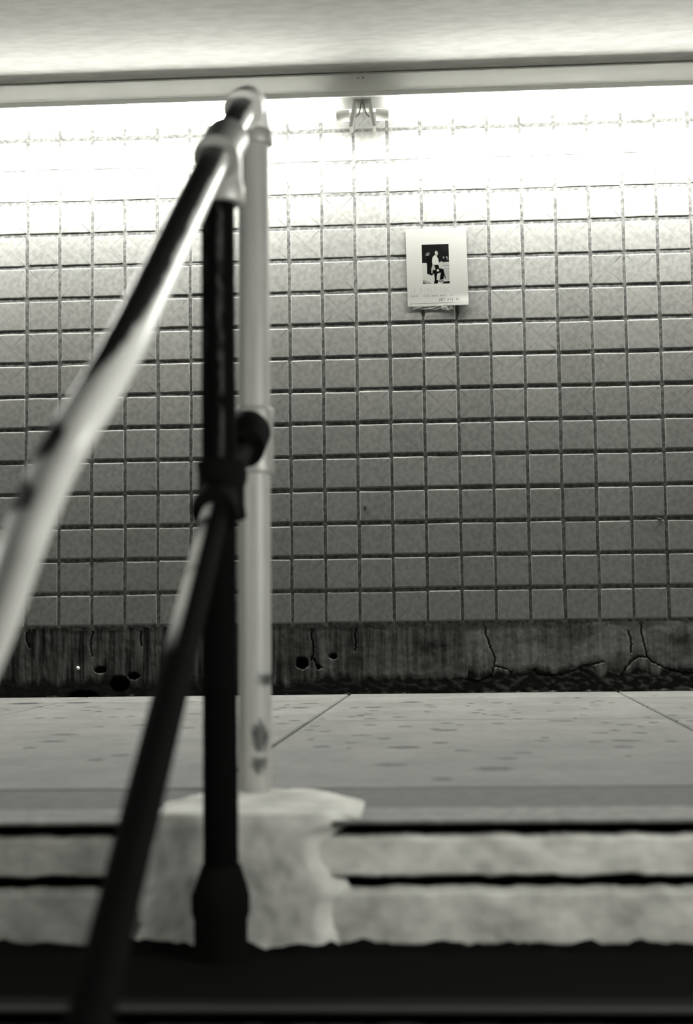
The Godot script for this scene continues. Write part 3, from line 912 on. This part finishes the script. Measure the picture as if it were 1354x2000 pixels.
func build_poster() -> void:
	var im := Image.create(440, 574, false, Image.FORMAT_RGB8)
	im.fill(Color(0.93, 0.93, 0.91) * PAPER)
	# the printed photograph: one man in a white shirt with a foot up, another behind him, a balustrade
	var ph := Image.create(200, 290, false, Image.FORMAT_RGB8)
	ph.fill(Color(0.86, 0.86, 0.84) * PAPER)
	var Z := func(a: Array) -> Array:
		var o := []
		for q in a: o.append([(q[0] - 180.0) / 940.0, (q[1] - 170.0) / 1365.0])
		return o
	fill_poly(ph, [[0, 0], [1, 0], [1, 0.45], [0.6, 0.46], [0.1, 0.47], [0, 0.47]], 0.09)
	fill_poly(ph, [[0.7, 0], [1, 0], [1, 0.18], [0.75, 0.15]], 0.13)
	fill_poly(ph, Z.call([[750, 800], [850, 760], [920, 800], [1120, 795], [1120, 1460], [960, 1430], [930, 1040], [770, 1000]]), 0.78)
	fill_poly(ph, Z.call([[900, 890], [1120, 900], [1120, 930], [900, 915]]), 0.62)
	fill_poly(ph, Z.call([[930, 1010], [1120, 1010], [1120, 1035], [930, 1030]]), 0.6)
	for k in 3: fill_poly(ph, Z.call([[960 + k * 55, 1060], [980 + k * 55, 1060], [975 + k * 55, 1420], [960 + k * 55, 1420]]), 0.62)
	for q in [[930, 630, 28, 40], [1040, 620, 34, 34], [1075, 680, 30, 36]]: fill_poly(ph, Z.call(ellipse(q[0], q[1], q[2], q[3])), 0.55)
	fill_poly(ph, Z.call([[180, 1380], [330, 1440], [480, 1500], [480, 1540], [180, 1540]]), 0.66)
	fill_poly(ph, Z.call([[180, 1450], [260, 1490], [300, 1540], [180, 1540]]), 0.35)
	fill_poly(ph, Z.call([[320, 580], [470, 555], [545, 700], [550, 900], [545, 1225], [500, 1245], [340, 1180], [345, 900], [325, 720]]), 0.06)
	fill_poly(ph, Z.call([[310, 560], [325, 480], [370, 450], [445, 440], [450, 510], [400, 560]]), 0.52)
	fill_poly(ph, Z.call([[540, 865], [605, 880], [615, 1040], [540, 1060], [525, 1170], [490, 1170], [488, 1020]]), 0.7)
	fill_poly(ph, Z.call([[595, 865], [740, 880], [770, 1000], [920, 1035], [940, 1200], [905, 1385], [770, 1395], [820, 1150], [690, 1190], [665, 1400], [740, 1430], [690, 1530], [565, 1530], [600, 1400], [585, 1200], [530, 1160], [540, 1065], [640, 1040]]), 0.04)
	fill_poly(ph, Z.call([[630, 530], [690, 565], [735, 660], [760, 750], [735, 870], [650, 885], [580, 855], [540, 870], [522, 760], [545, 620]]), 0.88)
	fill_poly(ph, Z.call(ellipse(684, 470, 50, 78)), 0.82)
	fill_poly(ph, Z.call(ellipse(700, 520, 40, 40)), 0.72)
	fill_poly(ph, Z.call(ellipse(720, 1072, 48, 42)), 0.8)
	fill_poly(ph, Z.call([[690, 1195], [815, 1155], [765, 1390], [690, 1415]]), 0.8)
	fill_poly(ph, Z.call([[930, 1120], [945, 1180], [985, 1340], [970, 1400], [935, 1300]]), 0.2)
	fill_poly(ph, Z.call(ellipse(830, 1445, 100, 52)), 0.55)
	fill_poly(ph, Z.call([[920, 1470], [1120, 1450], [1120, 1535], [850, 1535]]), 0.06)
	var small := ph
	small.resize(195, 291, Image.INTERPOLATE_BILINEAR)
	im.blit_rect(small, Rect2i(0, 0, 195, 291), Vector2i(114, 120))
	# pencilled lines under it
	write(im, "1 5-417-15C", 0.10, 0.765, 0.055, 0.055, 2.6, 0.72)
	write(im, "eme  Cmlmmlmml e", 0.05, 0.845, 0.044, 0.035, 2.4, 0.66)
	write(im, "ART DIV.41", 0.52, 0.905, 0.034, 0.032, 2.8, 0.42)
	stroke(im, [[0.04, 0.966], [0.4, 0.964], [0.76, 0.962]], 3.0, 0.45)
	stroke(im, [[0.76, 0.962], [0.95, 0.958]], 2.0, 0.75)
	im.generate_mipmaps()
	var m := StandardMaterial3D.new()
	m.albedo_texture = ImageTexture.create_from_image(im)
	m.roughness = 0.9
	m.metallic_specular = 0.05
	var w := 0.2075
	var h := 0.270
	var p := thing("poster", "white paper notice with a small photograph of a man in white shirt", "poster", Vector3(0.0704, 1.4477, 0.004))
	p.rotation = Vector3(0, 0, 0.001)
	var at := func(u: float, v: float) -> Vector3:
		var x := (u - 0.5) * w
		var y := (0.5 - v) * h
		var curl := 0.004 * smoothstep(0.86, 1.0, v) * smoothstep(0.45, 1.0, u) + 0.0008 * smoothstep(0.9, 1.0, v)
		return Vector3(x + 0.0035 * (v - 0.5), y, 0.0004 * sin(u * 5.0 + v * 3.0) + curl)
	var front := sheet(24, 30, at)
	obj("paper", front, m, p)
	var back := func(u: float, v: float) -> Vector3:
		var q: Vector3 = at.call(1 - u, v)
		return q - Vector3(0, 0, 0.0004)
	obj("paper_back", sheet(24, 30, back), mat(grey(0.8), 0.9), p)
	# clear tape along the foot, wrinkled
	var tape := StandardMaterial3D.new()
	tape.albedo_color = Color(0.9, 0.9, 0.88, 0.10)
	tape.transparency = BaseMaterial3D.TRANSPARENCY_ALPHA
	tape.roughness = 0.25
	for k in [[-0.085, 0.035, -0.1400, 0.014], [0.012, 0.042, -0.1445, 0.012]]:
		var ts := func(u: float, v: float) -> Vector3:
			return Vector3(k[0] + (k[1] - k[0] if k[0] < 0 else k[1]) * u, k[2] + k[3] * (v - 0.5) * -1.0 + 0.002 * sin(u * 9.0), 0.002 + 0.0012 * sin(u * 17.0 + v * 4.0) * sin(v * 6.0))
		obj("tape", sheet(40, 6, ts), tape, p)

# ---------------------------------------------------------------- scene

func _ready() -> void:
	var cam := Camera3D.new()
	cam.name = "camera"
	cam.position = EYE
	cam.rotation = Vector3(deg_to_rad(4.4914), deg_to_rad(3.0888), deg_to_rad(-0.7465))
	var ca := CameraAttributesPhysical.new()
	ca.frustum_focal_length = 17.5 / tan(deg_to_rad(40.79 / 2))
	ca.frustum_focus_distance = 4.62
	ca.exposure_aperture = 3.6
	ca.frustum_near = 0.05
	ca.frustum_far = 60.0
	cam.attributes = ca
	cam.fov = 40.79
	add_child(cam)
	cam.current = true
	var env := Environment.new()
	env.background_mode = Environment.BG_COLOR
	env.background_color = Color(0, 0, 0)
	env.tonemap_mode = Environment.TONE_MAPPER_LINEAR
	env.tonemap_exposure = 1.0
	env.sdfgi_enabled = true
	env.ssao_enabled = true
	env.ssil_enabled = true
	var we := WorldEnvironment.new()
	we.name = "world"
	we.environment = env
	add_child(we)
	build_fixture(JOINT_X - LAMP_LEN / 2, "fluorescent strip lamp on the wall left of the lampholders' joint, behind the handrail elbow")
	build_fixture(JOINT_X + LAMP_LEN / 2, "fluorescent strip lamp above the taped notice, right of the lampholders' joint")
	build_stair_lamp(1.0, 2.05, 1.8, "flat fluorescent wall lamp on the right wall of the stairwell")
	build_stair_lamp(-1.0, 0.75, 0.7, "flat weaker fill lamp added unseen on the left wall of the stairwell")
	build_added_ceiling_lamp()
	build_shell()
	build_wall()
	build_base()
	build_floor()
	build_stairs()
	build_railing()
	build_poster()
